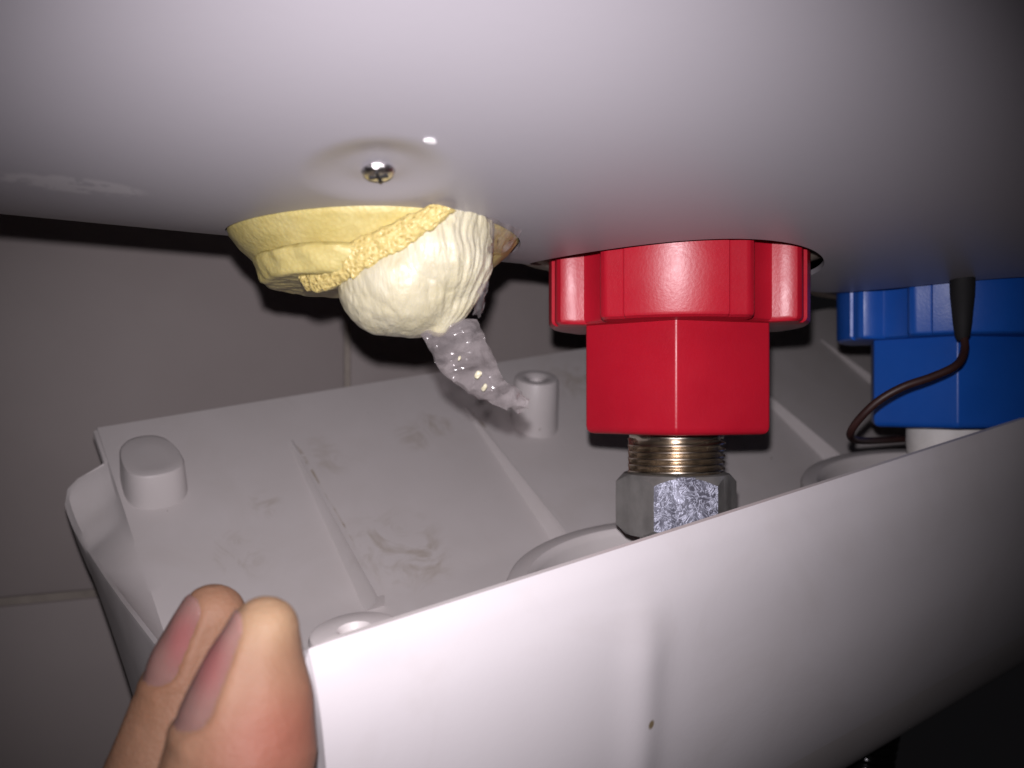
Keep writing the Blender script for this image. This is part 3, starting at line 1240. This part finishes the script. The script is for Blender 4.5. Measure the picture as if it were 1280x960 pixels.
ZK = 0.945
F2 = [(331, 789, 119, 4.75), (321, 826, 119, 6.2), (315, 876, 119, 8.3), (303, 940, 118, 10.0), (276, 1040, 117, 10.6), (222, 1180, 119, 9.6), (160, 1330, 123, 10.5)]
F1 = [(266, 772, 140, 5.4), (244, 828, 139, 6.7), (226, 893, 138, 7.9), (202, 965, 137, 8.5), (150, 1090, 137, 8.6), (90, 1220, 137, 9.0), (30, 1340, 139, 10)]
c2 = [(P(x, y, z * ZK), r * ZK) for x, y, z, r in F2]
c1 = [(P(x, y, z * ZK), r * ZK) for x, y, z, r in F1]
hand_org = Vector((-78, 122, -150))
palm_a, palm_b = c2[-1][0], c1[-1][0]
wrist = Vector((-98, 120, -185))
third = palm_b + (palm_b - palm_a) * 0.9 + Vector((-2, 6, -4))
fourth = third + Vector((-10, 15, -9))
chains = [c2, c1,
          [(palm_a, 10.5), (Vector((-80, 110, -140)), 12), (wrist, 17)],
          [(palm_b, 10.5), (Vector((-90, 122, -145)), 12), (wrist, 17)],
          [(third, 10.5), (Vector((-98, 132, -150)), 12), (wrist, 17)],
          [(fourth, 9.5), (Vector((-104, 138, -155)), 11), (wrist, 17)],
          [(wrist, 18), (Vector((-120, 112, -245)), 22), (Vector((-140, 100, -300)), 25)],
          # curled ring and little fingers
          [(third, 9.6), (third + Vector((6, 10, 30)), 8.4), (third + Vector((24, 12, 26)), 7.4), (third + Vector((27, 10, 8)), 6.4)],
          [(fourth, 8.6), (fourth + Vector((5, 8, 24)), 7.4), (fourth + Vector((20, 9, 20)), 6.5), (fourth + Vector((22, 8, 6)), 5.6)],
          # thumb under the cover
          [(Vector((-88, 105, -160)), 14), (Vector((-66, 92, -132)), 11), (Vector((-46, 90, -112)), 9.5), (Vector((-32, 96, -96)), 8)]]


SKIN_PATCHES = [((0.050, -0.017, 0.1085), (0.012, 0.02, 0.0095), 0.7, (0.26, 0.085, 0.060)),
                ((0.046, -0.017, 0.098), (0.014, 0.02, 0.010), 0.6, (0.25, 0.085, 0.058)),
                ((0.048, -0.014, 0.1235), (0.009, 0.02, 0.007), 0.6, (0.31, 0.215, 0.125)),
                ((0.030, 0.008, 0.112), (0.010, 0.02, 0.012), 0.5, (0.20, 0.09, 0.05))]
M_SKIN = mat_skin()
hand = empty("person_hand", frame(hand_org, Vector((1, 0, 0)), Vector((0, 1, 0)), UP), "person's bare hand, two fingertips gripping the cover's front left corner", "person")


def skin_disp(p, n):
    return n * (0.16 * noise.noise(p * 0.25) + 0.05 * noise.noise(p * 0.9))


def finger_frame(chain, nail_dir):
    tip, base = chain[0][0], chain[3][0]
    ax = (tip - base).normalized()
    nd_ = (nail_dir - ax * nail_dir.dot(ax)).normalized()
    return ax, nd_, ax.cross(nd_)


NAILS = []
ax2, n2, b2 = finger_frame(c2, Vector((-0.90, -0.40, 0.12)))
ax1, n1, b1 = finger_frame(c1, Vector((-0.74, -0.60, 0.10)))

VH, NH, FH = blob_mesh(chains, 0.62, 8)
VH = [p + skin_disp(p, n) for p, n in zip(VH, NH)]


def half_width(t, width):
    h = width * 0.5
    if t < 0.25:
        h *= math.sqrt(max(0.0, 1 - ((0.25 - max(t, 0)) / 0.25) ** 2 * 0.75))
    if t > 0.82:
        h *= math.sqrt(max(0.0, 1 - ((min(t, 1) - 0.82) / 0.18) ** 2 * 0.8))
    return h


def nail_fold(p, chain, ax, nn_, bb, start, length, width):
    """skin swells round the sides and root of a nail and dips under it"""
    rel = p - chain[0][0]
    t = (rel.dot(ax) - start) / length + 1
    if t < -0.25 or t > 1.05:
        return Vector((0, 0, 0))
    d = nn_ * rel.dot(nn_) + bb * rel.dot(bb)
    if d.length > 12 or d.dot(nn_) < 0:
        return Vector((0, 0, 0))
    across = abs(math.atan2(rel.dot(bb), rel.dot(nn_))) * width * 0.62
    e = max(across - half_width(t, width), -t * length)
    d.normalize()
    fade = 1 - max(0, min(1, (t - 0.75) / 0.2))
    up = (0.40 if t > 0.1 else 0.26) * math.exp(-((e - 0.8) / 0.9) ** 2) * fade
    return d * (up - (0.12 if e < -0.3 else 0))


NP2 = (c2, ax2, n2, b2, 2.2, 14.6, 10.4)
NP1 = (c1, ax1, n1, b1, 2.6, 13.2, 10.4)
VH = [p + nail_fold(p, *NP2) + nail_fold(p, *NP1) for p in VH]
tree = BVHTree.FromPolygons(VH, FH)


def nail_point(chain, ax, nn_, bb, start, length, width, t, v):
    """surface point under the nail: t 0 (root)..1 (tip), v -1..1 across"""
    c = chain[0][0] + ax * (start + length * (t - 1.0))
    half = half_width(t, width)
    ang = v * half / (width * 0.62)
    d = (nn_ * math.cos(ang) + bb * math.sin(ang)).normalized()
    hit = tree.ray_cast(c + d * 14, -d, 15)
    if hit[0] is None:
        return c + d * 5, d
    return hit[0], d


def nail(chain, ax, nn_, bb, start, length, width, mat):
    NT, NV = 22, 15
    pts = [[nail_point(chain, ax, nn_, bb, start, length, width, i / (NT - 1), -1 + 2 * j / (NV - 1)) for j in range(NV)] for i in range(NT)]
    V, Fc = [], []
    for lift in (0.30, -0.5):
        for i in range(NT):
            for j in range(NV):
                p, d = pts[i][j]
                t = i / (NT - 1); v = -1 + 2 * j / (NV - 1)
                edge = max(abs(v), 0) ** 6
                root = max(0.0, 1 - t / 0.12)
                e = lift - (0.32 * edge + 0.35 * root if lift > 0 else 0) + (0.12 * max(0, (t - 0.85) / 0.15) if lift > 0 else 0)
                V.append(p + d * e)
    o2 = NT * NV
    for i in range(NT - 1):
        for j in range(NV - 1):
            a = i * NV + j
            Fc.append((a, a + 1, a + NV + 1, a + NV))
            Fc.append((o2 + a, o2 + a + NV, o2 + a + NV + 1, o2 + a + 1))
    ring = [j for j in range(NV)] + [i * NV + NV - 1 for i in range(1, NT)] + [(NT - 1) * NV + j for j in range(NV - 2, -1, -1)] + [i * NV for i in range(NT - 2, 0, -1)]
    for a, b in zip(ring, ring[1:] + ring[:1]):
        Fc.append((a, b, o2 + b, o2 + a))
    return mesh_obj("fingernail", [p - hand_org for p in V], Fc, mat, hand, sharp=70)


def mat_nail():
    m, nt, b = new_mat("nail")
    co = coords(nt)
    c = ramp(nt, noise_n(nt, co, 130, 3), [(0.3, (0.21, 0.115, 0.10)), (0.7, (0.26, 0.15, 0.13))])
    for ce in NAIL_PINK:
        c = mix(nt, math_n(nt, 'MULTIPLY', spot_mask(nt, co, ce, (0.004, 0.008, 0.006), 0.9), 0.7), c, (0.26, 0.085, 0.085))
    nt.links.new(c, b.inputs["Base Color"])
    b.inputs["Roughness"].default_value = 0.30
    b.inputs["Subsurface Weight"].default_value = 0.15
    bump(nt, b, noise_n(nt, co, 700, 3, 0.5, (2.5, 2.5, 0.3)), 0.12, 0.0003)
    b.inputs["Subsurface Scale"].default_value = 0.001
    return m


NAIL_PINK = [tuple((P(262, 830, 108) - hand_org) * MM), tuple((P(225, 800, 126) - hand_org) * MM)]
M_NAIL = mat_nail()

mesh_obj("skin", [p - hand_org for p in VH], FH, M_SKIN, hand)
nail(*NP2, M_NAIL)
nail(*NP1, M_NAIL)
